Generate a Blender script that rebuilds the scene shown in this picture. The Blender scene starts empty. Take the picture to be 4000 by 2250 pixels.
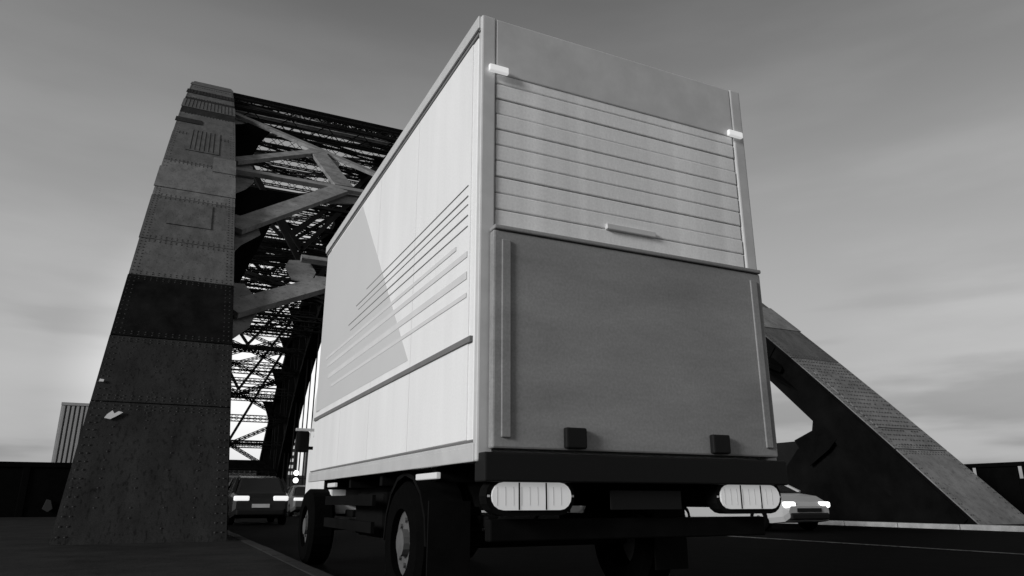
import bpy, bmesh, math, random
from mathutils import Vector, Matrix
random.seed(7)
S = bpy.context.scene
COL = S.collection
R = math.radians

# ------------------------------------------------------------------ camera
th, yaw = R(16.655), R(25.421)
fw = Vector((math.sin(yaw)*math.cos(th), math.cos(yaw)*math.cos(th), math.sin(th)))
rt = Vector((math.cos(yaw), -math.sin(yaw), 0)); up = rt.cross(fw)
cam = bpy.data.objects.new('camera', bpy.data.cameras.new('camera'))
cam.matrix_world = Matrix(((rt.x, up.x, -fw.x, 0), (rt.y, up.y, -fw.y, 0), (rt.z, up.z, -fw.z, 0.6), (0, 0, 0, 1)))
cam.data.sensor_width = 36; cam.data.lens = 25.015
cam.data.clip_start = 0.05; cam.data.clip_end = 9000
COL.objects.link(cam); S.camera = cam

# ------------------------------------------------------------------ sky, sun, exposure
SUN_EL, SUN_AZ = R(17), R(-105)        # azimuth from the road direction (+Y) towards +X
W = bpy.data.worlds.new('World'); S.world = W; W.use_nodes = True
nt = W.node_tree; N, L = nt.nodes, nt.links; N.clear()
out = N.new('ShaderNodeOutputWorld'); bg = N.new('ShaderNodeBackground')
sky = N.new('ShaderNodeTexSky'); sky.sky_type = 'NISHITA'; sky.sun_disc = False
sky.sun_elevation = SUN_EL; sky.sun_rotation = SUN_AZ
sky.air_density = 1.6; sky.dust_density = 3.0; sky.ozone_density = 1.0
bw = N.new('ShaderNodeRGBToBW')
L.new(sky.outputs[0], bw.inputs[0])
cmp_ = N.new('ShaderNodeMath'); cmp_.operation = 'POWER'; cmp_.inputs[1].default_value = 0.20
L.new(bw.outputs[0], cmp_.inputs[0])
tc = N.new('ShaderNodeTexCoord')
mp = N.new('ShaderNodeMapping'); mp.inputs['Scale'].default_value = (1.0, 1.0, 4.5)
L.new(tc.outputs['Generated'], mp.inputs[0])
n1 = N.new('ShaderNodeTexNoise'); n1.inputs['Scale'].default_value = 2.1; n1.inputs['Detail'].default_value = 6; n1.inputs['Roughness'].default_value = 0.5
L.new(mp.outputs[0], n1.inputs['Vector'])
mr = N.new('ShaderNodeMapRange'); mr.inputs['From Min'].default_value = 0.36; mr.inputs['From Max'].default_value = 0.66
mr.inputs['To Min'].default_value = 0.90; mr.inputs['To Max'].default_value = 1.05; mr.interpolation_type = 'SMOOTHSTEP'
L.new(n1.outputs[0], mr.inputs['Value'])
# streaky cloud banks, low over the skyline
mpb = N.new('ShaderNodeMapping'); mpb.inputs['Scale'].default_value = (1.0, 1.0, 6.5); mpb.inputs['Location'].default_value = (3.1, .7, .35)
L.new(tc.outputs['Generated'], mpb.inputs[0])
n2 = N.new('ShaderNodeTexNoise'); n2.inputs['Scale'].default_value = 2.6; n2.inputs['Detail'].default_value = 5; n2.inputs['Roughness'].default_value = 0.45
L.new(mpb.outputs[0], n2.inputs['Vector'])
cb_ = N.new('ShaderNodeMapRange'); cb_.interpolation_type = 'SMOOTHSTEP'; cb_.inputs['From Min'].default_value = .49; cb_.inputs['From Max'].default_value = .62
L.new(n2.outputs[0], cb_.inputs['Value'])
# clear overhead grey, brighter towards the skyline
sx = N.new('ShaderNodeSeparateXYZ'); L.new(tc.outputs['Generated'], sx.inputs[0])
gr = N.new('ShaderNodeMapRange'); gr.interpolation_type = 'SMOOTHSTEP'; gr.inputs['From Min'].default_value = 0.15; gr.inputs['From Max'].default_value = 0.80
gr.inputs['To Min'].default_value = 2.55; gr.inputs['To Max'].default_value = 0.55
L.new(sx.outputs['Z'], gr.inputs['Value'])
lowb = N.new('ShaderNodeMapRange'); lowb.interpolation_type = 'SMOOTHSTEP'; lowb.inputs['From Min'].default_value = .34; lowb.inputs['From Max'].default_value = .06
L.new(sx.outputs['Z'], lowb.inputs['Value'])
ca = N.new('ShaderNodeMath'); ca.operation = 'MULTIPLY'; L.new(cb_.outputs[0], ca.inputs[0]); L.new(lowb.outputs[0], ca.inputs[1])
cm = N.new('ShaderNodeMath'); cm.operation = 'MULTIPLY_ADD'; cm.inputs[1].default_value = -.30; cm.inputs[2].default_value = 1.0; L.new(ca.outputs[0], cm.inputs[0])
m1 = N.new('ShaderNodeMath'); m1.operation = 'MULTIPLY'; m0 = N.new('ShaderNodeMath'); m0.operation = 'MULTIPLY'; L.new(cmp_.outputs[0], m0.inputs[0]); L.new(cm.outputs[0], m0.inputs[1]); L.new(m0.outputs[0], m1.inputs[0]); L.new(mr.outputs[0], m1.inputs[1])
m2 = N.new('ShaderNodeMath'); m2.operation = 'MULTIPLY'; L.new(m1.outputs[0], m2.inputs[0]); L.new(gr.outputs[0], m2.inputs[1])
# brighter dusk band low down, where the road runs off
nv = N.new('ShaderNodeVectorMath'); nv.operation = 'DOT_PRODUCT'; L.new(tc.outputs['Generated'], nv.inputs[0])
nv.inputs[1].default_value = (math.sin(R(9))*math.cos(R(8)), math.cos(R(9))*math.cos(R(8)), math.sin(R(8)))
gl = N.new('ShaderNodeMapRange'); gl.interpolation_type = 'SMOOTHSTEP'; gl.inputs['From Min'].default_value = 0.955; gl.inputs['From Max'].default_value = 1.0
gl.inputs['To Min'].default_value = 1.0; gl.inputs['To Max'].default_value = 2.2
L.new(nv.outputs['Value'], gl.inputs['Value'])
m3 = N.new('ShaderNodeMath'); m3.operation = 'MULTIPLY'; L.new(m2.outputs[0], m3.inputs[0]); L.new(gl.outputs[0], m3.inputs[1])
L.new(m3.outputs[0], bg.inputs[0]); bg.inputs[1].default_value = 0.15
L.new(bg.outputs[0], out.inputs[0])

sun = bpy.data.objects.new('sun', bpy.data.lights.new('sun', 'SUN'))
sun.data.energy = 2.6; sun.data.angle = R(14); sun.data.color = (1, 1, 1)
sd = Vector((math.sin(SUN_AZ)*math.cos(SUN_EL), math.cos(SUN_AZ)*math.cos(SUN_EL), math.sin(SUN_EL)))
sun.rotation_euler = sd.to_track_quat('Z', 'Y').to_euler()
COL.objects.link(sun)
S.view_settings.view_transform = 'Standard'; S.view_settings.look = 'None'
S.view_settings.exposure = 0.0; S.view_settings.gamma = 1.0; S.view_settings.use_curve_mapping = False

# ------------------------------------------------------------------ materials
def mat(name, v, rough=0.7, var=0.0, scale=3.0, metallic=0.0, bump=0.0, stretch=(1, 1, 1), spots=0.0, spot_scale=9.0, spec=0.10, fine=0.0):
    m = bpy.data.materials.new(name); m.use_nodes = True
    n, l = m.node_tree.nodes, m.node_tree.links
    b = n['Principled BSDF']
    b.inputs['Roughness'].default_value = rough; b.inputs['Metallic'].default_value = metallic
    b.inputs['Specular IOR Level'].default_value = spec
    b.inputs['Base Color'].default_value = (v, v, v, 1)
    if var or bump or spots or fine:
        t = n.new('ShaderNodeTexCoord'); mp = n.new('ShaderNodeMapping'); mp.inputs['Scale'].default_value = stretch
        l.new(t.outputs['Object'], mp.inputs[0])
        a = n.new('ShaderNodeTexNoise'); a.inputs['Scale'].default_value = scale; a.inputs['Detail'].default_value = 7; a.inputs['Roughness'].default_value = 0.62
        l.new(mp.outputs[0], a.inputs['Vector'])
        r = n.new('ShaderNodeMapRange'); r.inputs['From Min'].default_value = 0.3; r.inputs['From Max'].default_value = 0.7
        r.inputs['To Min'].default_value = v*(1-var); r.inputs['To Max'].default_value = v*(1+var)
        l.new(a.outputs[0], r.inputs['Value']); cur = r.outputs[0]
        if spots:
            s = n.new('ShaderNodeTexNoise'); s.inputs['Scale'].default_value = spot_scale; s.inputs['Detail'].default_value = 4
            l.new(mp.outputs[0], s.inputs['Vector'])
            q = n.new('ShaderNodeMapRange'); q.inputs['From Min'].default_value = 0.56; q.inputs['From Max'].default_value = 0.66
            q.inputs['To Min'].default_value = 1; q.inputs['To Max'].default_value = 1-spots
            l.new(s.outputs[0], q.inputs['Value'])
            k = n.new('ShaderNodeMath'); k.operation = 'MULTIPLY'; l.new(cur, k.inputs[0]); l.new(q.outputs[0], k.inputs[1]); cur = k.outputs[0]
        if fine:
            s = n.new('ShaderNodeTexNoise'); s.inputs['Scale'].default_value = 60; s.inputs['Detail'].default_value = 3
            l.new(t.outputs['Object'], s.inputs['Vector'])
            q = n.new('ShaderNodeMapRange'); q.inputs['From Min'].default_value = 0.3; q.inputs['From Max'].default_value = 0.7
            q.inputs['To Min'].default_value = 1-fine; q.inputs['To Max'].default_value = 1+fine
            l.new(s.outputs[0], q.inputs['Value'])
            k = n.new('ShaderNodeMath'); k.operation = 'MULTIPLY'; l.new(cur, k.inputs[0]); l.new(q.outputs[0], k.inputs[1]); cur = k.outputs[0]
        l.new(cur, b.inputs['Base Color'])
        if bump:
            bp = n.new('ShaderNodeBump'); bp.inputs['Strength'].default_value = bump; bp.inputs['Distance'].default_value = 0.02
            l.new(a.outputs[0], bp.inputs['Height']); l.new(bp.outputs[0], b.inputs['Normal'])
    return m
def lamp_mat(name, v):
    m = bpy.data.materials.new(name); m.use_nodes = True
    b = m.node_tree.nodes['Principled BSDF']
    b.inputs['Base Color'].default_value = (.5, .5, .5, 1); b.inputs['Roughness'].default_value = .3
    b.inputs['Emission Color'].default_value = (1, 1, 1, 1); b.inputs['Emission Strength'].default_value = v
    return m
M = dict(
    plate=mat('weathered_steel_plate', .105, .65, .28, 1.6, bump=.3, stretch=(2.2, .8, .8), spots=.30, spot_scale=9, fine=.25),
    plate_pale=mat('faded_steel_plate', .15, .65, .28, 1.8, bump=.3, stretch=(2.0, .8, .8), spots=.3, spot_scale=10, fine=.25),
    plate_deep=mat('grimy_steel_plate', .028, .65, .3, 1.5, bump=.3, stretch=(2.4, .8, .8), spots=.4, spot_scale=9, fine=.25, spec=.02),
    plate_dark=mat('dark_steel_plate', .009, .6, .5, 1.6, bump=.3, stretch=(1.5, 1, 1), fine=.3, spec=.02),  # much darker tone, for a single plate of the left rib
    plate_right=mat('bright_faded_steel_plate', .19, .6, .3, 1.4, bump=.3, stretch=(1.5, 1, 1), spots=.3, spot_scale=8, fine=.2),
    seam=mat('shadowed_joint_steel', .012, .8, .3),
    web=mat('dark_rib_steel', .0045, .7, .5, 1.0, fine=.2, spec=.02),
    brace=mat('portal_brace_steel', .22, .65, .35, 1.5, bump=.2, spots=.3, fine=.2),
    lace=mat('black_laced_steel', .010, .7, .3, 1.0),
    rivet=mat('rivet_steel', .04, .5, .3),
    rivet_left=mat('rivet_steel_grimy', .02, .5, .3),
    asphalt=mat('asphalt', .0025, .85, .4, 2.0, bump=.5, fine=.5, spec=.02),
    footway=mat('worn_footway_asphalt', .024, .9, .35, 1.3, bump=.5, spots=.25, fine=.45, spec=.02),
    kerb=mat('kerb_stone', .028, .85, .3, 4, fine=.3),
    kerb_lit=mat('lit_kerb_stone', .34, .6, .3, 2, fine=.2),  # light falling on the right-hand kerb, put into a pale stone tone
    line=mat('worn_line_paint', .30, .7, .6, 5, spots=.8, spot_scale=14),
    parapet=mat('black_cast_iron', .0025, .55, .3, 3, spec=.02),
    concrete=mat('tower_concrete', .36, .8, .1, .2),
    concrete_dark=mat('tower_recess', .15, .8, .1, .2),
    stone=mat('far_building_stone', .17, .8, .25, .3),
    roofm=mat('far_roof_slate', .05, .8, .2, .5),
    glass_dark=mat('dark_window_glass', .02, .15, spec=.5),
    white=mat('white_truck_panel', .80, .38, .05, 1.2, spec=.45, fine=.03, stretch=(1, 3.5, .5)),
    side_shade=mat('painted_side_shade', .57, .4, .02, .8, spec=.4),  # grey that paints the shaded wedge onto the truck side
    trim=mat('aluminium_trim', .62, .4, .08, 5, metallic=.3),
    groove=mat('dark_grey_pinstripe', .16, .5, .1, 5),
    stripe=mat('grey_pinstripe', .62, .45, .06, 3),
    door=mat('roller_door_grey', .78, .5, .16, 1.3, fine=.06, stretch=(2.5, 1, .5)),
    header=mat('rear_frame_grey', .52, .5, .12, 3),
    lift=mat('tail_lift_steel', .26, .45, .20, 1.6, stretch=(.5, 1, 2.0), fine=.10, bump=.08),
    chassis=mat('black_chassis', .006, .6, .3, 4, spec=.02),
    tyre=mat('tyre_rubber', .0025, .85, .2, 8, bump=.3, spec=.02),
    rim=mat('pale_wheel_steel', .10, .5, .2, 6),
    carblack=mat('black_car_paint', .012, .25, spec=.5),
    carpale=mat('silver_car_paint', .42, .3, .03, 2, spec=.5),
    cargrey=mat('grey_car_paint', .09, .3, spec=.5),
    plastic=mat('black_plastic', .012, .6),
    water=mat('river_water', .03, .12, .2, .05, bump=.3),
    land=mat('far_land', .03, .9, .5, .01),
    taill=lamp_mat('lit_rear_lamp', .26), marker=lamp_mat('lit_marker_lamp', .50), sidem=lamp_mat('lit_side_marker', .22),
    head=lamp_mat('lit_headlamp', 2.2), brake=lamp_mat('lit_brake_lamp', .75), street=lamp_mat('lit_street_lantern', 2.5),
    window_lit=lamp_mat('lit_window', .30), paper=mat('torn_paper', .6, .8),
)

# ------------------------------------------------------------------ helpers
class MB:
    def __init__(s): s.v = []; s.f = []
    def add(s, vs, fs):
        o = len(s.v); s.v += [tuple(v) for v in vs]; s.f += [tuple(i+o for i in f) for f in fs]
    def box(s, x0, x1, y0, y1, z0, z1):
        s.add([(x0,y0,z0),(x1,y0,z0),(x1,y1,z0),(x0,y1,z0),(x0,y0,z1),(x1,y0,z1),(x1,y1,z1),(x0,y1,z1)],
              [(0,3,2,1),(4,5,6,7),(0,1,5,4),(1,2,6,5),(2,3,7,6),(3,0,4,7)])
    def beam(s, p, q, w, d, upv=(0, 0, 1)):
        p = Vector(p); q = Vector(q); a = (q-p).normalized(); u = Vector(upv)
        side = a.cross(u)
        if side.length < 1e-5: side = a.cross(Vector((1, 0, 0)))
        side.normalize(); n = side.cross(a).normalized()
        c = [side*(w/2)*i + n*(d/2)*j for i, j in ((-1,-1),(1,-1),(1,1),(-1,1))]
        s.add([p+k for k in c]+[q+k for k in c], [(0,3,2,1),(4,5,6,7),(0,1,5,4),(1,2,6,5),(2,3,7,6),(3,0,4,7)])
    def prism(s, poly, axis, a, b):
        """poly of 2D points extruded along axis 0/1/2 from a to b"""
        def mk(p, t):
            return {0: (t, p[0], p[1]), 1: (p[0], t, p[1]), 2: (p[0], p[1], t)}[axis]
        n = len(poly)
        s.add([mk(p, a) for p in poly]+[mk(p, b) for p in poly],
              [tuple(range(n))[::-1], tuple(range(n, 2*n))]+[(i, (i+1) % n, n+(i+1) % n, n+i) for i in range(n)])
    def cyl(s, p, q, r, n=12, r2=None):
        p = Vector(p); q = Vector(q); a = (q-p).normalized(); t = Vector((0,0,1)) if abs(a.z) < .9 else Vector((1,0,0))
        u = a.cross(t).normalized(); w = a.cross(u); r2 = r if r2 is None else r2
        ring = lambda c, rr: [c+u*math.cos(2*math.pi*i/n)*rr+w*math.sin(2*math.pi*i/n)*rr for i in range(n)]
        s.add(ring(p, r)+ring(q, r2), [tuple(range(n)), tuple(range(n, 2*n))[::-1]]+[(i, n+i, n+(i+1) % n, (i+1) % n) for i in range(n)])
    def loft(s, rings):
        n = len(rings[0]); vs = [v for r in rings for v in r]; fs = []
        for k in range(len(rings)-1):
            for i in range(n):
                fs.append((k*n+i, k*n+(i+1) % n, (k+1)*n+(i+1) % n, (k+1)*n+i))
        fs += [tuple(range(n))[::-1], tuple(range((len(rings)-1)*n, len(rings)*n))]
        s.add(vs, fs)
    def mesh(s, name, m, smooth=False, bevel=0):
        me = bpy.data.meshes.new(name); me.from_pydata(s.v, [], s.f)
        bm = bmesh.new(); bm.from_mesh(me)
        if bevel:
            bmesh.ops.bevel(bm, geom=list(bm.edges), offset=bevel, segments=2, affect='EDGES', profile=.5)
        bmesh.ops.recalc_face_normals(bm, faces=bm.faces); bm.to_mesh(me); bm.free()
        if smooth: me.polygons.foreach_set('use_smooth', [True]*len(me.polygons))
        me.materials.append(m); return me
    def build(s, name, m, parent=None, **k):
        kind = k.pop('kind', None); label = k.pop('label', None)
        o = bpy.data.objects.new(name, s.mesh(name, m, **k)); COL.objects.link(o)
        if parent: o.parent = parent
        if kind: o['kind'] = kind
        if label: o['label'] = label
        return o
def one_box(*a):
    b = MB(); b.box(*a); return b
def empty(name, label, cat, loc=(0, 0, 0), rz=0, group=None):
    o = bpy.data.objects.new(name, None); COL.objects.link(o); o.location = loc; o.rotation_euler = (0, 0, rz)
    o['label'] = label; o['category'] = cat
    if group: o['group'] = group
    return o
def inst(name, me, parent, loc=(0,0,0), rot=(0,0,0)):
    o = bpy.data.objects.new(name, me); COL.objects.link(o); o.parent = parent; o.location = loc; o.rotation_euler = rot; return o
def copy_tree(o, parent=None):
    kids = [k for k in o.children]
    c = o.copy(); COL.objects.link(c)
    if parent: c.parent = parent
    for k in kids: copy_tree(k, c)
    return c
def struct(o): o['kind'] = 'structure'; return o

# ------------------------------------------------------------------ ground, deck, river
KL, KR = 1.40, 19.0          # kerb lines
struct(one_box(-3000, 3000, -600, 6000, -31, -30).build('ground', M['land']))
struct(one_box(-3000, 3000, 40, 160, -29.9, -29.6).build('river', M['water']))
b = MB(); b.box(-60, 80, -80, 12, -29.5, -3); b.box(-60, 120, 186, 600, -29.5, -.9)
struct(b.build('river_bank', M['land']))
struct(one_box(-5.9, 26.3, -60, 340, -1.6, -.16).build('bridge_deck', M['web']))
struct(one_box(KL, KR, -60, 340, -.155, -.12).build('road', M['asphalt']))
fl = struct(MB().build('footway', M['footway'])) if False else None
b = MB(); b.box(-5.9, KL-.17, -60, 340, -.155, 0)
b.box(-40, -5.9, -30, 34.3, -.155, -.002)
footL = struct(b.build('footway', M['footway']))
footR = struct(one_box(KR+.3, 26.3, -60, 340, -.155, 0).build('footway', M['footway']))
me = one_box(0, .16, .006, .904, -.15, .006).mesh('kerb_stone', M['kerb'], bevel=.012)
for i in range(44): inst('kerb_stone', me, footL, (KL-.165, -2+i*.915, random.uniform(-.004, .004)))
me = one_box(0, .29, .01, 1.8, -.15, .008).mesh('kerb_stone', M['kerb_lit'], bevel=.015)
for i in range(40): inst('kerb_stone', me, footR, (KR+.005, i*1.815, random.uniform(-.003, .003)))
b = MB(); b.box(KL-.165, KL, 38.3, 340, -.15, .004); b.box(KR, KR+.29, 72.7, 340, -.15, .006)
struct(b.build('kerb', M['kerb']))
b = MB()
b.box(11.0, 11.11, -10, 21, -.118, -.115)
for i in range(24): b.box(11.0, 11.11, 27+i*9, 31+i*9, -.118, -.115)
for i in range(40): b.box(6.2, 6.3, 26+i*6, 28+i*6, -.118, -.115)
struct(b.build('road_line', M['line']))

# ------------------------------------------------------------------ the arch bridge
Y0, TC, XC = 12.4, 86.2, 10.2
def zt(Y):
    t = Y-Y0
    if t > 2*TC-0: t = t
    return t-.0058*t*t
def zb(Y):
    t = Y-Y0; return 33.6-.0121*(TC-t)**2
def nrm(Y, f=zt):
    s = (f(Y+.05)-f(Y-.05))/.1; l = math.hypot(1, s); return (-s/l, 1/l)
def at(X, Y, off=0, f=zt):
    n = nrm(Y, f); return Vector((X, Y+n[0]*off, f(Y)+n[1]*off))
def sweep(mb, x0, x1, Ys, o0, o1, f=zt):
    mb.loft([[at(x0, Y, o0, f), at(x1, Y, o0, f), at(x1, Y, o1, f), at(x0, Y, o1, f)] for Y in Ys])
def lin(a, b, n): return [a+(b-a)*i/n for i in range(n+1)]

bridge = empty('arch_bridge', 'riveted steel through arch bridge with two giant box ribs and laced bracing over the road', 'bridge', (0, 0, 0))
RIBS = [(-1.32, 1.02), (19.4, 21.74)]
seamsL = [11.2, 14.75, 16.35, 18.35, 19.95, 22.4, 25.3, 28.6, 32.0, 36.0, 41.0, 47.0, 54, 62, 71, 81, 91, 98.6]
seamsR = [11.2, 14.5, 18.0, 21.6, 25.3, 29.6, 34.5, 41.0, 48.0, 56, 64, 72, 81, 91, 98.6]
matsL = ['plate_deep', 'plate_deep', 'plate_dark', 'plate', 'plate', 'plate_pale', 'plate', 'plate', 'plate_deep', 'plate', 'plate']
for k, (xa, xb) in enumerate(RIBS):
    b = MB(); sweep(b, xa+.03, xb-.03, lin(10.6, 186.2, 70), -1.25, -.035)
    chord = b.build('top_chord', M['web'], bridge)
    se = seamsL if k == 0 else seamsR
    ov = se + [197.2-y for y in se[::-1][1:]]
    for i in range(len(ov)-1):
        a, c = ov[i]+.014, ov[i+1]-.014
        b = MB(); jx = random.uniform(-.012, .012)
        sweep(b, xa+jx, xb+jx*.5, lin(a, c, max(2, int((c-a)/1.5))), -.03, 0)
        mm = (M[matsL[i]] if i < len(matsL) else M['plate']) if k == 0 else M['plate_right' if i < 2 else 'plate']
        b.build('plate', mm, chord, label=('dark steel plate' if (k == 0 and i == 2) else None))
    # splice and cover plates standing proud of the face
    if k == 0:
        covers = [(23.0, 24.6, xa-.03, xb+.01, 'plate_pale'), (26.6, 29.3, xa+.6, xa+1.75, 'plate'), (30.2, 30.9, xa-.05, xa+1.0, 'plate_deep'),
                  (33.2, 35.2, xa-.02, xb+.02, 'plate'), (37.5, 39.0, xa-.05, xb+.02, 'plate_deep'), (24.9, 26.3, xb-.75, xb+.02, 'plate_pale'),
                  (20.8, 22.2, xa+.55, xa+1.7, 'plate'), (42.2, 44.5, xa-.06, xb+.04, 'plate')]
    else:
        covers = [(15.2, 17.4, xa+.25, xb-.2, 'plate_right'), (19.6, 21.0, xa-.01, xb+.03, 'plate_right')]
    for (ya, yb, c0, c1, mn) in covers:
        b = MB(); sweep(b, c0, c1, lin(ya, yb, 2), .003, .028); b.build('cover_plate', M[mn], chord)
    # rivets: rows along both edges, rows at the seams and close fields on the cover plates
    rv = MB()
    def rivet(X, Y, o=0.0, r=.024, h=.011):
        n = nrm(Y); c = at(X, Y, o); a = Vector((0, n[1], -n[0])); nn = Vector((0, n[0], n[1])); x = Vector((1, 0, 0))
        ring = [c+x*math.cos(i*math.pi/3)*r+a*math.sin(i*math.pi/3)*r for i in range(6)]
        rv.add(ring+[c+nn*h+x*math.cos(i*math.pi/3)*r*.55+a*math.sin(i*math.pi/3)*r*.55 for i in range(6)],
               [(i, (i+1) % 6, 6+(i+1) % 6, 6+i) for i in range(6)]+[tuple(range(6, 12))])
    y = 12.5
    while y < 45:
        for e in ((.07, .17) if y < 30 else (.07,)): rivet(xa+e, y); rivet(xb-e, y+.03)
        y += .14 if y < 24 else .3
    for s_ in se[1:11]:
        for dy in (-.14, -.07, .07, .14):
            for i in range(15): rivet(xa+.25+i*.13, s_+dy)
    if k == 1:
        for i in range(15):
            for j in range(26):
                if random.random() < .9 and j < 21: rivet(xa+.22+i*.135+random.uniform(-.02,.02), 14.65+j*.16, .028 if 15.2 < 14.65+j*.16 < 17.4 else 0, .03, .022)
    else:
        for (ya, yb, c0, c1, mn) in covers[1:2]+covers[3:5]:
            n_ = int((c1-c0-.3)/.16)
            for i in range(n_+1):
                yy = ya+.12
                while yy < yb-.08: rivet(c0+.15+i*.16, yy, .028, .026, .03); yy += .12
        for col in (.45, .95, 1.4, 1.85):
            yy = 12.6
            while yy < 16.2: random.random() < .75 and rivet(xa+col+random.uniform(-.015, .015), yy, 0, .021, .009); yy += .15
    rv.build('rivet_field', M['rivet'] if k else M['rivet_left'], chord, kind='stuff')
    # stiffening plates on the inner side of the rib
    xi = xb if k == 0 else xa; sgn = 1 if k == 0 else -1
    for i in range(14):
        b = MB(); ya = 12.6+i*6.0
        sweep(b, min(xi, xi+sgn*.02), max(xi, xi+sgn*.02), lin(ya+.02, ya+5.96, 4), -1.1, -.12); b.build('side_plate', M['web'], chord)
    # bottom chord
    b = MB(); sweep(b, xa+.2, xb-.2, lin(40.5, 156.5, 48), -1.2, 0, zb); b.build('bottom_chord', M['web'], bridge)

NP = 14; PN = [38.0+i*(196.8+.4-76)/NP for i in range(NP+1)]
PF = sorted(PN+[(PN[i]+PN[i+1])/2 for i in range(NP)])
# webs between the chords, hangers to the deck
for k, (xa, xb) in enumerate(RIBS):
    xm = (xa+xb)/2
    for i, Y in enumerate([26.5]+PN+[170.7]):
        zl = max(zb(Y)-.6, -.1)
        b = MB(); b.box(xm-.75, xm+.75, Y-.28, Y+.28, zl, zt(Y)-.9); b.build('web_post', M['web'], bridge)
        if zb(Y) > 3:
            for dx in (-.35, .35):
                b = MB(); b.box(xm+dx-.09, xm+dx+.09, Y-.09, Y+.09, -.1, zb(Y)-1.3); b.build('hanger', M['lace'], bridge)
    for i in range(NP):
        Ya, Yb = PN[i], PN[i+1]
        for (y0, y1) in ((Ya, Yb),) if i < NP//2 else ((Yb, Ya),):
            p = Vector((xm, y0, zt(y0)-1.0)); q = Vector((xm, y1, max(zb(y1)-.4, 0)))
            b = MB(); b.beam(p, q, .5, 1.3, (1, 0, 0)) if False else b.beam(p, q, 1.3, .5, (0, 0, 1)); b.build('web_diagonal', M['web'], bridge)
# end posts of the right-hand rib: plates under the chord
b = MB(); b.prism([(13.4, -.05), (17.0, 2.55), (17.35, 3.4), (13.6, .35)], 0, 19.55, 20.0); b.build('end_gusset', M['web'], bridge)
b = MB(); b.prism([(13.0, -.1), (20.9, -.1), (18.4, 2.3), (17.5, 2.62), (16.7, 3.3)], 0, 19.62, 21.4); b.build('end_gusset', M['web'], bridge)
for x in (19.45,):
    b = MB(); b.box(x+.25, x+.75, 17.3, 46, 1.7, 2.58); b.build('side_girder', M['lace'], bridge)
    b = MB(); b.prism([(16.0, 3.0), (16.9, 2.2), (17.75, 1.72), (18.3, 2.585), (17.5, 2.85), (17.3, 3.6)], 0, x-.04, x-.005); b.build('gusset_plate', M['web'], bridge)
    for y in (21.5, 26, 31, 36):
        b = MB(); b.box(x+.45, x+.7, y-.15, y+.15, -.05, zt(y)-1.0 if False else 1.69); b.build('girder_post', M['lace'], bridge)

def laced(p, q, w, d, upv, r=.055, pitch=.9):
    """four corner angles tied by zigzag lacing on all four sides"""
    mb = MB(); p = Vector(p); q = Vector(q); a = (q-p); ln = a.length; a.normalize()
    side = a.cross(Vector(upv)).normalized(); n = side.cross(a).normalized()
    cs = [side*(w/2)*i+n*(d/2)*j for i, j in ((-1,-1),(1,-1),(1,1),(-1,1))]
    for c in cs: mb.beam(p+c, q+c, r*2.2, r*2.2, n)
    m = max(2, int(ln/pitch))
    for f in range(4):
        c0, c1 = cs[f], cs[(f+1) % 4]
        for i in range(m):
            u0, u1 = p+a*(ln*i/m), p+a*(ln*(i+1)/m)
            s0, s1 = (c0, c1) if i % 2 == 0 else (c1, c0)
            mb.beam(u0+s0, u1+s1, r*.9, r*.9, n)
    return mb
# portal bracing between the ribs at the near end (plane just below the rib's face)
O = -.55
def PP(x, y): return at(x, y, O)
def mir(x): return 2*XC-x
def brace(x0, y0, x1, y1, w, d=.16, both=True, name='portal_brace'):
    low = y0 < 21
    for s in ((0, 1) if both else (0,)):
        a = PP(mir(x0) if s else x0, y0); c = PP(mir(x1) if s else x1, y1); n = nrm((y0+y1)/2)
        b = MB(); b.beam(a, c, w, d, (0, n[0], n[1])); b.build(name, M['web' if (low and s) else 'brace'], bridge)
yy = .45                                  # shift along the rib so that the offset plane lines up
brace(1.0, 26.95, mir(1.0), 26.95, .42, both=False, name='portal_strut')
brace(1.0, 38.0, mir(1.0), 38.0, .36, both=False, name='portal_strut')
brace(3.3, 19.75, mir(3.3), 19.75, .55, both=False, name='portal_strut')
brace(3.0, 20.9, mir(3.0), 20.9, .25, both=False, name='portal_strut')
brace(1.0, 37.2, 10.0, 27.3, .44)
brace(1.0, 27.9, 4.8, 31.7, .50)
brace(1.0, 22.1, 5.1, 26.8, .74)
brace(4.8, 32.0, 5.35, 27.2, .78)
brace(1.0, 18.15, 3.6, 19.75, .62)

brace(1.0, 50.0, 10.0, 38.3, .28)
def gusset(pts, both=True, o=-.80, t=.03):
    for s in (0, 1) if both else (0,):
        lo = [at(mir(x) if s else x, y, o) for x, y in pts]; hi = [at(mir(x) if s else x, y, o+t) for x, y in pts]
        n = len(pts); b = MB()
        b.add(lo+hi, [tuple(range(n)), tuple(range(n, 2*n))[::-1]]+[(i, (i+1) % n, n+(i+1) % n, n+i) for i in range(n)])
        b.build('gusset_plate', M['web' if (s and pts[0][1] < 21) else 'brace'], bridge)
gusset([(.9, 24.9), (1.5, 25.8), (1.8, 26.6), (1.8, 28.3), (1.4, 28.9), (.9, 28.9)])
gusset([(.9, 35.2), (1.5, 35.9), (1.8, 36.6), (1.8, 38.8), (.9, 40.4)])
gusset([(.9, 20.7), (1.3, 21.6), (1.9, 22.4), (1.8, 23.3), (.9, 23.6)])
gusset([(4.2, 25.6), (6.2, 26.4), (6.6, 26.9), (5.8, 27.9), (5.5, 29.0), (5.0, 28.9), (4.8, 27.6), (4.2, 26.9)])
gusset([(4.2, 31.6), (4.9, 32.8), (5.9, 31.4), (5.6, 30.2), (5.0, 30.2), (4.5, 31.0)])
gusset([(2.7, 20.1), (3.2, 20.0), (3.45, 20.6), (3.3, 21.2), (2.7, 21.1), (2.55, 20.7)])
gusset([(.9, 17.2), (1.5, 17.9), (1.8, 18.8), (1.4, 19.6), (.9, 19.6)])

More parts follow.
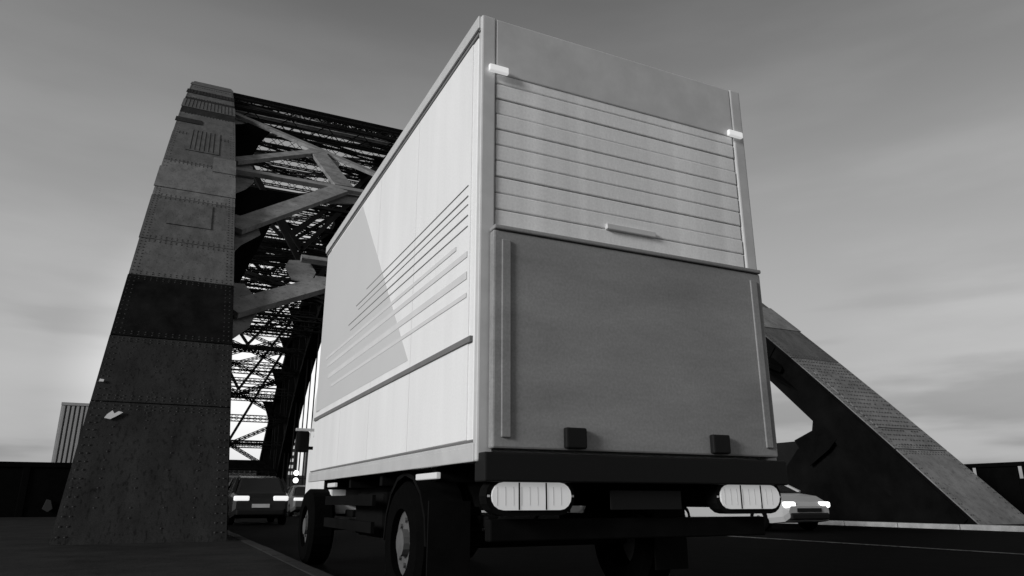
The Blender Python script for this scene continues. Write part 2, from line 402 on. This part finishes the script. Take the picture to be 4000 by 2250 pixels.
# regular laced bracing of the arch, both lateral planes, and sway frames
xi0, xi1 = 1.0, 19.4
for i, Y in enumerate(PF+[197.2-26.95]):
    n = nrm(Y)
    laced(at(xi0, Y, -.7), at(xi1, Y, -.7), .7, .9, (0, n[0], n[1]), .06, 1.0).build('lateral_strut', M['lace'], bridge)
    if zb(Y) > 4.0 and Y > 57:
        nb = nrm(Y, zb)
        laced(at(xi0, Y, -.6, zb), at(xi1, Y, -.6, zb), .7, .9, (0, nb[0], nb[1]), .06, 1.0).build('lateral_strut', M['lace'], bridge)
        if i % 2: continue
        zlo, zhi = zb(Y)+.3, zt(Y)-1.3
        b = MB(); b.beam((xi0, Y, zhi), (XC, Y, zlo), .4, .45); b.beam((xi1, Y, zhi), (XC, Y, zlo), .4, .45)
        b.beam((xi0, Y, (zhi+zlo)/2), (xi1, Y, (zhi+zlo)/2), .25, .25)
        b.build('sway_frame', M['lace'], bridge)
for i in range(2*NP):
    Ya, Yb = PF[i], PF[i+1]
    for f, o in ((zt, -.7), (zb, -.6)):
        if min(f(Ya), f(Yb)) < 3 or (f is zb and Ya < 57): continue
        n = nrm((Ya+Yb)/2, f); u = (0, n[0], n[1])
        ym = (Ya+Yb)/2
        for (x0, y0, x1, y1) in ((xi0, Ya, XC, Yb), (XC, Yb, xi1, Ya)) if i % 2 else ((XC, Ya, xi0, Yb), (xi1, Yb, XC, Ya)):
            laced(at(x0, y0, o, f), at(x1, y1, o, f), .42, .38, u, .05, .8).build('lateral_diagonal', M['lace'], bridge)
for Y in [26.5]+PN:
    for (x, sg) in ((1.02, 1), (19.38, -1)):
        z = zt(Y)-.9
        b = MB(); b.prism([(x, z), (x+sg*2.3, z), (x+sg*1.6, z-1.2), (x+sg*.5, z-4.2), (x, z-4.2)], 1, Y+.3, Y+.36); b.build('knee_plate', M['web'], bridge)
# far-end deck-level portal girder
b = MB(); b.box(1.0, 19.4, 150.2, 151, 6.2, 8.2); b.build('portal_girder', M['web'], bridge)

# ------------------------------------------------------------------ parapets
par = empty('parapet', 'black iron parapet with paired slots running behind the right-hand bridge rib', 'parapet', (24.5, 0, 0))
pm = one_box(0, .10, 0, 1.30, 0, 1.66).mesh('panel', M['parapet'], bevel=.01)
bm_ = one_box(0.01, .09, 0, .14, 0, 1.66).mesh('baluster', M['parapet'], bevel=.01)
low = one_box(-.01, .11, 0, 2.02, 0, 1.28).mesh('plinth', M['parapet'], bevel=.01)
y = 4.0-2.0
i = 0
while y < 92:
    inst('panel', pm, par, (0, y, 0))
    inst('plinth', low, par, (0, y, .0))
    inst('baluster', bm_, par, (0, y+1.30+.15, 0)); inst('baluster', bm_, par, (0, y+1.30+.44, 0))
    y += 2.03; i += 1
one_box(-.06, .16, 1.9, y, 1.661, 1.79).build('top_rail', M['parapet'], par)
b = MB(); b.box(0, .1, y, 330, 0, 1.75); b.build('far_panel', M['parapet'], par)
wl = empty('parapet', 'black end parapet crossing behind the foot of the left-hand rib', 'parapet', (0, 34, 0))
for j in range(9):
    x = -22+j*2.15
    one_box(x+.01, x+2.13, 0, .16, 0, 1.86).build('panel', M['parapet'], wl, bevel=.01)
    one_box(x-.12, x+.12, -.05, .0, 0, 1.9).build('pilaster', M['parapet'], wl, bevel=.01)
one_box(-22.3, -2.55, -.06, .22, 1.862, 2.06).build('top_rail', M['parapet'], wl, bevel=.01)
sw = empty('parapet', 'black parapet of the left footway running on along the bridge behind the rib', 'parapet', (-2.9, 34, 0))
one_box(0, .12, .2, 296, 0, 1.2).build('panel', M['parapet'], sw)
one_box(-.03, .15, .2, 296, 1.202, 1.3).build('top_rail', M['parapet'], sw)
# small pale fitting at the foot of the wall
b = MB(); b.prism([(-4.05, .30), (-3.85, .18), (-3.7, .3), (-3.8, .62), (-3.95, .66)], 1, 33.80, 33.93)
o = b.build('notice_tag', mat('dull_tag', .04, .8), bevel=.01); o['label'] = 'small dull tag hanging low on the left end parapet'; o['category'] = 'tag'

# torn paper scraps stuck on the left rib
def scrap(X, Y, pts, label):
    b = MB(); lo = [at(X+x, Y+y, .035) for x, y in pts]; hi = [at(X+x, Y+y, .045) for x, y in pts]; n = len(pts)
    b.add(lo+hi, [tuple(range(n)), tuple(range(n, 2*n))[::-1]]+[(i, (i+1) % n, n+(i+1) % n, n+i) for i in range(n)])
    o = b.build('paper_scrap', M['paper']); o['label'] = label; o['category'] = 'sticker'
scrap(-1.02+.08, 14.45, [(-.10, -.07), (0, -.09), (.08, -.03), (.17, .05), (.10, .07), (.04, .02), (0, .08), (-.07, .0)], 'torn white sticker remnant low on the left rib just under the plate seam')
scrap(-1.25, 15.15, [(-.03, -.02), (.05, -.02), (.05, .03), (-.02, .04)], 'tiny white sticker scrap at the left edge of the left rib')

# ------------------------------------------------------------------ the passing truck
TX0, TX1, TY0, TY1 = 1.58, 3.80, 3.77, 8.88
truck = empty('box_truck', 'tall white box truck with pinstriped side passing close beside the kerb', 'truck', ((TX0+TX1)/2, TY0, -.12))
def tb(name, m, *a, bevel=0, parent=None, kind=None, label=None):
    b = MB(); x0, x1, y0, y1, z0, z1 = a
    ox, oy, oz = (TX0+TX1)/2, TY0, -.12
    b.box(x0-ox, x1-ox, y0-oy, y1-oy, z0-oz, z1-oz); return b.build(name, m, parent or truck, bevel=bevel, kind=kind, label=label)
OX, OY, OZ = (TX0+TX1)/2, TY0, -.12
zB, zT = .84, 3.74
body = tb('box_body', M['white'], TX0, TX1, TY0+.06, TY1, zB, zT, bevel=.03)
# side panels with fine vertical joints
for i in range(4):
    a = TY0+.16+i*1.165
    tb('side_panel', M['white'], TX0-.006, TX0+.004, a+.004, min(a+1.161, TY1-.06), zB+.1, zT-.12, parent=body)
tb('top_rail', M['trim'], TX0-.028, TX0+.01, TY0+.02, TY1-.01, zT-.085, zT+.012, bevel=.006)
tb('rail_gap', M['groove'], TX0-.012, TX0+.004, TY0+.02, TY1-.02, zT-.115, zT-.093)
tb('bottom_rail', M['trim'], TX0-.022, TX0+.01, TY0+.02, TY1-.01, zB-.03, zB+.075, bevel=.006)
tb('rail_gap', M['groove'], TX0-.011, TX0+.004, TY0+.02, TY1-.02, zB+.083, zB+.095)
for (z, h, m, y0_, y1_) in ((2.575, .006, 'groove', TY0+.2, 6.6), (2.50, .008, 'groove', TY0+.2, 7.0), (2.44, .005, 'groove', TY0+.2, 6.9), (2.365, .008, 'groove', TY0+.2, 7.3), (2.29, .006, 'groove', TY0+.2, 7.2),
                            (2.20, .03, 'stripe', TY0+.4, 8.4), (2.10, .04, 'stripe', TY0+.2, 8.3), (1.96, .05, 'stripe', TY0+.2, 8.2), (1.83, .03, 'stripe', TY0+.2, 8.0)):
    tb('pinstripe', M[m], TX0-.0105, TX0-.0085, y0_, y1_, z-h/2, z+h/2)
tb('rub_rail', M['groove'], TX0-.02, TX0+.002, TY0+.1, TY1-.05, 1.515, 1.55)
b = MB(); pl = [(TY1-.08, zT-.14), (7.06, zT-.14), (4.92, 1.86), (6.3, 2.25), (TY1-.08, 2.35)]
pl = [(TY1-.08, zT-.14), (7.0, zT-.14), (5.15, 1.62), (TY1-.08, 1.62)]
b.prism([(y-OY, z-OZ) for y, z in pl], 0, TX0-.0082-OX, TX0-.0062-OX); b.build('side_shade_panel', M['side_shade'], truck)  # thin sheet: shade on the front of the side, put in as colour
# pop rivets along the rails
rb_ = MB()
for z in (zT-.05, zB+.05):
    for i in range(72):
        y = TY0+.1+i*.07; c = (TX0-(.0285 if z > 2 else .0225)-OX, y-OY, z-OZ)
        rb_.add([(c[0]+.002, c[1]+.006*math.cos(k*math.pi/3), c[2]+.006*math.sin(k*math.pi/3)) for k in range(6)]+[(c[0]-.004, c[1], c[2])],
                [(k, (k+1) % 6, 6) for k in range(6)])
rb_.build('pop_rivets', M['trim'], body, kind='stuff')
# corner posts
for x0, x1 in ((TX0-.012, TX0+.09), (TX1-.09, TX1+.012)):
    tb('corner_post', M['header' if x0 > 2 else 'trim'], x0, x1, TY0-.008, TY0+.055, zB-.03, zT+.01, bevel=.012)
# rear: header, roller door slats, folded tail lift
tb('rear_header', M['header'], TX0+.092, TX1-.092, TY0-.005, TY0+.055, zT-.42, zT+.005, bevel=.01)
sm = one_box(TX0+.10-OX, TX1-.10-OX, 0, .03, .002, .110).mesh('door_slat', M['door'], bevel=.008)
door = empty('roller_door', '', '') if False else tb('roller_door', M['door'], TX0+.092, TX1-.092, TY0+.035, TY0+.055, zB+.05, zT-.425)
for i in range(22):
    inst('door_slat', sm, door, (0, .004+random.uniform(-.003, .003), (zB+.06-OZ)+i*.112), (random.uniform(-.012, .012), 0, random.uniform(-.0012, .0012)))
tb('tail_lift', M['lift'], TX0+.05, TX1-.05, TY0-.085, TY0-.02, zB+.04, 2.18, bevel=.012)
for x in (TX0+.10, TX1-.16): tb('tail_lift_rib', M['lift'], x, x+.06, TY0-.10, TY0-.086, zB+.1, 2.12, bevel=.006)
tb('tail_lift_lip', M['lift'], TX0+.05, TX1-.05, TY0-.10, TY0-.012, 2.181, 2.21, bevel=.008)
for x in (TX0+.5, TX1-.64): tb('tail_lift_hinge', M['plastic'], x, x+.14, TY0-.13, TY0-.087, zB+.05, zB+.17, bevel=.01)
tb('rear_sill', M['plastic'], TX0+.0, TX1-.0, TY0-.10, TY0+.05, zB-.14, zB+.02, bevel=.01)
tb('door_handle', M['trim'], OX-.2, OX+.2, TY0-.02, TY0+.015, 2.35, 2.39, bevel=.005)
# lamps
for x0 in (TX0+.03, TX1-.17):
    tb('marker_lamp', M['marker'], x0, x0+.14, TY0-.045, TY0-.016, 3.31, 3.36, bevel=.008)
def pill(name, m, x0, x1, y0, y1, z0, z1):
    r = (z1-z0)/2; zc = (z0+z1)/2; pts = []
    for k in range(9): a = math.pi/2+math.pi*k/8; pts.append((x0+r+r*math.cos(a)-OX, zc+r*math.sin(a)-OZ))
    for k in range(9): a = -math.pi/2+math.pi*k/8; pts.append((x1-r+r*math.cos(a)-OX, zc+r*math.sin(a)-OZ))
    b = MB(); b.prism(pts, 1, y0-OY, y1-OY); return b.build(name, m, truck)
for x0 in (TX0+.06, TX1-.56):
    pill('lamp_housing', M['chassis'], x0-.03, x0+.53, TY0-.05, TY0+.05, .52, .73)
    rl = pill('rear_lamp', M['taill'], x0, x0+.50, TY0-.065, TY0-.048, .55, .70)
    for u in (.165, .335): tb('lens_divider', M['chassis'], x0+u-.004, x0+u+.004, TY0-.069, TY0-.0655, .552, .698)
    for w_ in range(9): tb('lens_flute', M['trim'], x0+.03+w_*.05, x0+.033+w_*.05, TY0-.0668, TY0-.0652, .575, .675)
    for sx_ in (x0-.015, x0+.515): tb('screw', M['trim'], sx_-.006, sx_+.006, TY0-.056, TY0-.0505, .62, .632)
tb('underrun_bar', M['chassis'], TX0+.1, TX1-.1, TY0+.05, TY0+.13, .38, .50, bevel=.01)
tb('number_plate', M['plastic'], OX-.26, OX+.26, TY0-.03, TY0-.02, .55, .66)
for x in (TX0+.45, TX1-.55):
    tb('chassis_rail', M['chassis'], x, x+.1, TY0+.1, 9.9, .56, .80)
for y in (5.28, 9.2):
    tb('axle', M['chassis'], TX0+.25, TX1-.25, y-.05, y+.05, .26, .38, bevel=.02)
    for x in (TX0+.46, TX1-.54): tb('leaf_spring', M['chassis'], x, x+.08, y-.6, y+.6, .42, .50, bevel=.01)
for y in (4.6, 5.9, 7.0, 8.2): tb('cross_member', M['chassis'], TX0+.05, TX1-.05, y, y+.08, .72, .838)
tb('fuel_tank', M['chassis'], TX0+.22, TX0+.62, 6.5, 7.5, .28, .68, bevel=.05)
for (y, l_) in ((4.42, .42), (7.45, .34)):
    tb('side_marker', M['sidem'], TX0-.012, TX0+.02, y, y+l_, .735, .775, bevel=.006)
for z in (.34, .56): tb('side_guard', M['chassis'], TX0+.04, TX0+.07, 6.15, 8.1, z, z+.09)
def wheel(parent, x, y, z, r, w, sgn):
    b = MB(); prof = [(0, r*.55), (0, r*.9), (.04, r), (w-.04, r), (w, r*.9), (w, r*.55)]
    rings = []; n = 28
    vs = []; fs = []
    for i in range(n):
        a = 2*math.pi*i/n
        for (dx, rr) in prof: vs.append((x+dx-w/2, y+rr*math.cos(a), z+rr*math.sin(a)))
    k = len(prof)
    for i in range(n):
        for j in range(k): fs.append((i*k+j, i*k+(j+1) % k, ((i+1) % n)*k+(j+1) % k, ((i+1) % n)*k+j))
    b.add(vs, fs); wh = b.build('wheel', M['tyre'], parent, smooth=False)
    xo = x+sgn*(w/2-.05)
    b = MB(); b.cyl((xo-sgn*.04, y, z), (xo, y, z), r*.56, 24); b.cyl((xo, y, z), (xo+sgn*.05, y, z), r*.22, 14)
    for i in range(8):
        a = i*math.pi/4; b.cyl((xo, y+r*.36*math.cos(a), z+r*.36*math.sin(a)), (xo+sgn*.02, y+r*.36*math.cos(a), z+r*.36*math.sin(a)), r*.045, 6)
    b.build('rim', M['rim'], wh)
    return wh
for y in (5.28, 9.2):
    for x, s in ((TX0+.17, -1), (TX1-.17, 1)): wheel(truck, x-OX, y-OY, .43, .43, .28, s)
for x in (TX0+.05, TX1-.35):
    b = MB(); pts = []
    for k in range(9): a = math.pi*k/8; pts.append((5.28-OY+.52*math.cos(a), .43+.5*math.sin(a)))
    for k in range(9): a = math.pi-math.pi*k/8; pts.append((5.28-OY+.49*math.cos(a), .43+.47*math.sin(a)))
    b.prism(pts, 0, x-OX, x+.3-OX); b.build('mudguard', M['chassis'], truck)
    tb('mudflap', M['chassis'], x, x+.3, 4.72, 4.74, .1, .6)
# cab beyond the box
cx0, cx1 = TX0+.27, TX1-.27
b = MB(); prof = [(TY1+.08, .45), (10.55, .45), (10.72, .62), (10.72, 1.25), (10.5, 2.0), (10.2, 2.42), (9.9, 2.5), (TY1+.08, 2.5)]
b.prism([(y-OY, z-OZ) for y, z in prof], 0, cx0-OX, cx1-OX); cab = b.build('cab', M['white'], truck, bevel=.02)
for x in (cx0-.006, cx1-.002):
    b = MB(); b.prism([(y-OY, z-OZ) for y, z in ((9.35, 1.45), (10.35, 1.45), (10.12, 2.2), (9.35, 2.2))], 0, x-OX, x+.008-OX); b.build('side_window', M['glass_dark'], cab)
b = MB(); b.beam((0, 10.62-OY, 1.35-OZ), (0, 10.33-OY, 2.2-OZ), cx1-cx0-.3, .12, (0, 1, 0)); b.build('windscreen', M['glass_dark'], cab)
for x in (TX0-.10, TX1-.10):
    tb('mirror', M['chassis'], x+.04, x+.19, 9.62, 9.70, 1.20, 1.47, bevel=.03)
    tb('mirror_arm', M['chassis'], x-.12 if x > 2 else x+.05, x+.12 if x > 2 else x+.42, 9.70, 9.74, 1.24, 1.28)
    tb('mirror_arm', M['trim'], x-.12 if x > 2 else x+.02, x+.12 if x > 2 else x+.42, 9.70, 9.74, 1.475, 1.51)

# ------------------------------------------------------------------ cars
def car(label, loc, rz, paint, lit, L_=4.2, W_=1.76, H=1.46, group=None):
    """front at +Y of its own frame"""
    t = empty('car', label, 'car', loc, rz, group or 'cars on the bridge road')
    h = W_/2
    def ring(y, hw, z0, z1, r=.12):
        return [(-hw+.05, y, z0), (hw-.05, y, z0), (hw, y, z0+.12), (hw, y, z1-r), (hw-r*.7, y, z1), (-hw+r*.7, y, z1), (-hw, y, z1-r), (-hw, y, z0+.12)]
    f = L_/2
    b = MB(); b.loft([ring(-f, h*.82, .38, .80), ring(-f+.10, h*.93, .28, .93), ring(-f+.5, h, .2, .98), ring(-.2, h, .2, .95), ring(f-1.15, h, .2, .93), ring(f-.45, h*.97, .2, .84), ring(f-.1, h*.88, .24, .70), ring(f, h*.76, .34, .60)])
    b.build('body', paint, t, smooth=False, bevel=0)
    def cring(y, hw, z0, z1, k=.8):
        return [(-hw, y, z0), (hw, y, z0), (hw*.985, y, z0+.08), (hw*k, y, z1-.05), (hw*k-.1, y, z1), (-hw*k+.1, y, z1), (-hw*k, y, z1-.05), (-hw*.985, y, z0+.08)]
    b = MB(); b.loft([cring(-f+.32, h*.90, .9, 1.0, .95), cring(-f+.75, h*.92, .9, H-.08), cring(-.4, h*.94, .9, H), cring(.35, h*.94, .9, H-.05), cring(f-1.0, h*.9, .88, .97, .95)])
    cb = b.build('cabin', M['glass_dark'], t)
    b = MB(); b.loft([[(x, y, z) for x, y, z in ((-h*.72, yy_, zz-.03), (h*.72, yy_, zz-.03), (h*.66, yy_, zz+.015), (-h*.66, yy_, zz+.015))] for yy_, zz in ((-f+.78, H-.09), (-.4, H), (.36, H-.05))])
    b.build('roof', paint, t)
    for s in (-1, 1):
        for (ya, za, yb_, zb_) in ((.36, H-.06, f-1.0, .95), (-f+.76, H-.1, -f+.34, .98), (-.35, H-.04, -.38, .95)):
            b = MB(); b.beam((s*h*.77, ya, za), (s*h*.92, yb_, zb_), .05, .07, (1, 0, 0)); b.build('pillar', paint, t)
        b = MB(); b.box(s*(h+.09)-.09, s*(h+.09)+.09, f-1.5, f-1.38, .93, 1.07); b.build('mirror', paint, t, bevel=.03)
        for yw in (-f+.78, f-.82): wheel(t, s*(h-.1), yw, .31, .31, .2, s)
        hm = M['head'] if lit == 'front' else M['trim']; tm = M['brake'] if lit == 'rear' else M['lift']
        b = MB(); b.box(s*h*.66-.17, s*h*.66+.17, f-.14, f+.0, .56, .70); b.build('headlamp', hm, t, bevel=.04)
        b = MB(); b.box(s*h*.66-.23, s*h*.66+.23, -f-.03, -f+.08, .72, .87); b.build('tail_lamp', tm, t, bevel=.04)
    b = MB(); b.box(-.26, .26, -f-.03, -f-.005, .52, .63); b.build('number_plate', M['header'], t)
    b = MB(); b.box(-h*.8, h*.8, -f-.05, -f+.15, .30, .46); b.build('bumper', M['plastic'], t, bevel=.04)
    b = MB(); b.box(-h*.72, h*.72, f-.1, f+.05, .28, .44); b.build('bumper', M['plastic'], t, bevel=.04)
    b = MB(); b.box(-.4, .4, f-.03, f+.02, .46, .55); b.build('grille', M['plastic'], t)
    return t
RZ = -.12
car('black hatchback queuing ahead of the truck with both rear lamps glowing', (2.86, 26.2, RZ), 0, M['carblack'], 'rear', H=1.5)
car('grey car further ahead in the queue, its rear lamp glowing beside the truck cab', (6.6, 38.5, RZ), 0, M['cargrey'], 'rear')
car('silver car seen past the truck tail in the far lane, headlamps lit', (14.4, 15.6, RZ), math.pi, M['carpale'], 'front', L_=4.5, H=1.42)
car('silver grey car following in the far lane, half hidden under the truck, headlamps lit', (14.3, 25.0, RZ), math.pi, M['cargrey'], 'front', L_=4.3)

# ------------------------------------------------------------------ far buildings and lamps
def block(name, label, x0, x1, y0, y1, z0, z1, m, nx, nz, win='glass_dark', ww=.5, wh=.55, z_first=0, roof=True):
    t = empty(name, label, 'building', ((x0+x1)/2, y0, z0))
    w = x1-x0; h = z1-z0
    b = MB(); b.box(-w/2, w/2, 0, y1-y0, 0, h); wl_ = b.build('wall', m, t)
    if roof: b = MB(); b.box(-w/2-.3, w/2+.3, -.3, y1-y0+.3, h+.005, h+.8); b.build('roof', M['roofm'], t)
    cw, ch = w/nx, (h-z_first)/nz
    me1 = one_box(-cw*ww/2, cw*ww/2, -.12, .05, -ch*wh/2, ch*wh/2).mesh('window', M[win])
    me2 = one_box(-.15, .05, -cw*ww/2, cw*ww/2, -ch*wh/2, ch*wh/2).mesh('window', M[win])
    for i in range(nx):
        for j in range(nz):
            inst('window', me1, t, (-w/2+cw*(i+.5), 0, z_first+ch*(j+.5)))
    return t
# ribbed tower block, left of the rib
t = empty('tower_block', 'pale ribbed tower block rising behind the left edge of the rib', 'building', (-27, 300, -29))
one_box(-8.2, 9, .4, 16, 0, 62.2).build('wall', M['concrete_dark'], t)
rb = one_box(-.42, .42, 0, .9, 0, 62.4).mesh('rib', M['concrete'], bevel=.05)
rb2 = one_box(-.5, .5, -.42, .42, 0, 62.4).mesh('rib', M['concrete'], bevel=.05)
for i in range(12): inst('rib', rb, t, (-7.8+i*1.45, -.4, 0))
for i in range(10): inst('rib', rb2, t, (-8.3, 1.2+i*1.5, 0))
one_box(-8.7, 9.3, -.6, 16.3, 62.41, 63.4).build('parapet_band', M['concrete'], t)
block('stone_building', 'pale stone building with rows of windows beyond the far end of the road', 19.5, 31.5, 262, 280, -1, 11.5, M['stone'], 7, 4, z_first=1.5)
block('brick_building', 'low dark building beyond the far end, beside the pale stone one', 33, 46, 255, 270, -1, 8, M['roofm'], 5, 2, z_first=1.5)
t = block('slim_tower', 'slim dark tower with one lit window column past the far end of the bridge', 41.0, 45.5, 285, 292, -1, 26, M['roofm'], 1, 8, win='window_lit', ww=.34, wh=.5, z_first=8, roof=True)
block('grey_building', 'square grey block beyond the far end, behind the right-hand rib', 50, 64, 280, 300, -1, 20, M['stone'], 6, 6, z_first=1.5)
sl = empty('street_lamp', 'twin lantern street lamp with both lanterns lit above the far roadway', 'street lamp', (19.4, 122, 0))
b = MB(); b.cyl((0, 0, 0), (0, 0, 5.4), .08, 10, .05); b.build('pole', M['parapet'], sl)
for z in (3.75, 4.9):
    b = MB(); b.loft([[(.42*math.sin(math.pi*k/8)*math.cos(a), -.3+.42*math.sin(math.pi*k/8)*math.sin(a), z+.42*math.cos(math.pi*k/8)) for a in [2*math.pi*i/12 for i in range(12)]] for k in range(1, 8)])
    b.build('lantern', M['street'], sl, smooth=True)
sl = empty('street_lamp', 'small street lamp glowing far off beside the black hatchback', 'street lamp', (19.4, 142, 0))
b = MB(); b.cyl((0, 0, 0), (0, 0, 4.4), .08, 8, .05); b.build('pole', M['parapet'], sl)
b = MB(); b.box(-.18, .18, -.3, .1, 4.402, 4.62); b.build('lantern', M['street'], sl, bevel=.04)
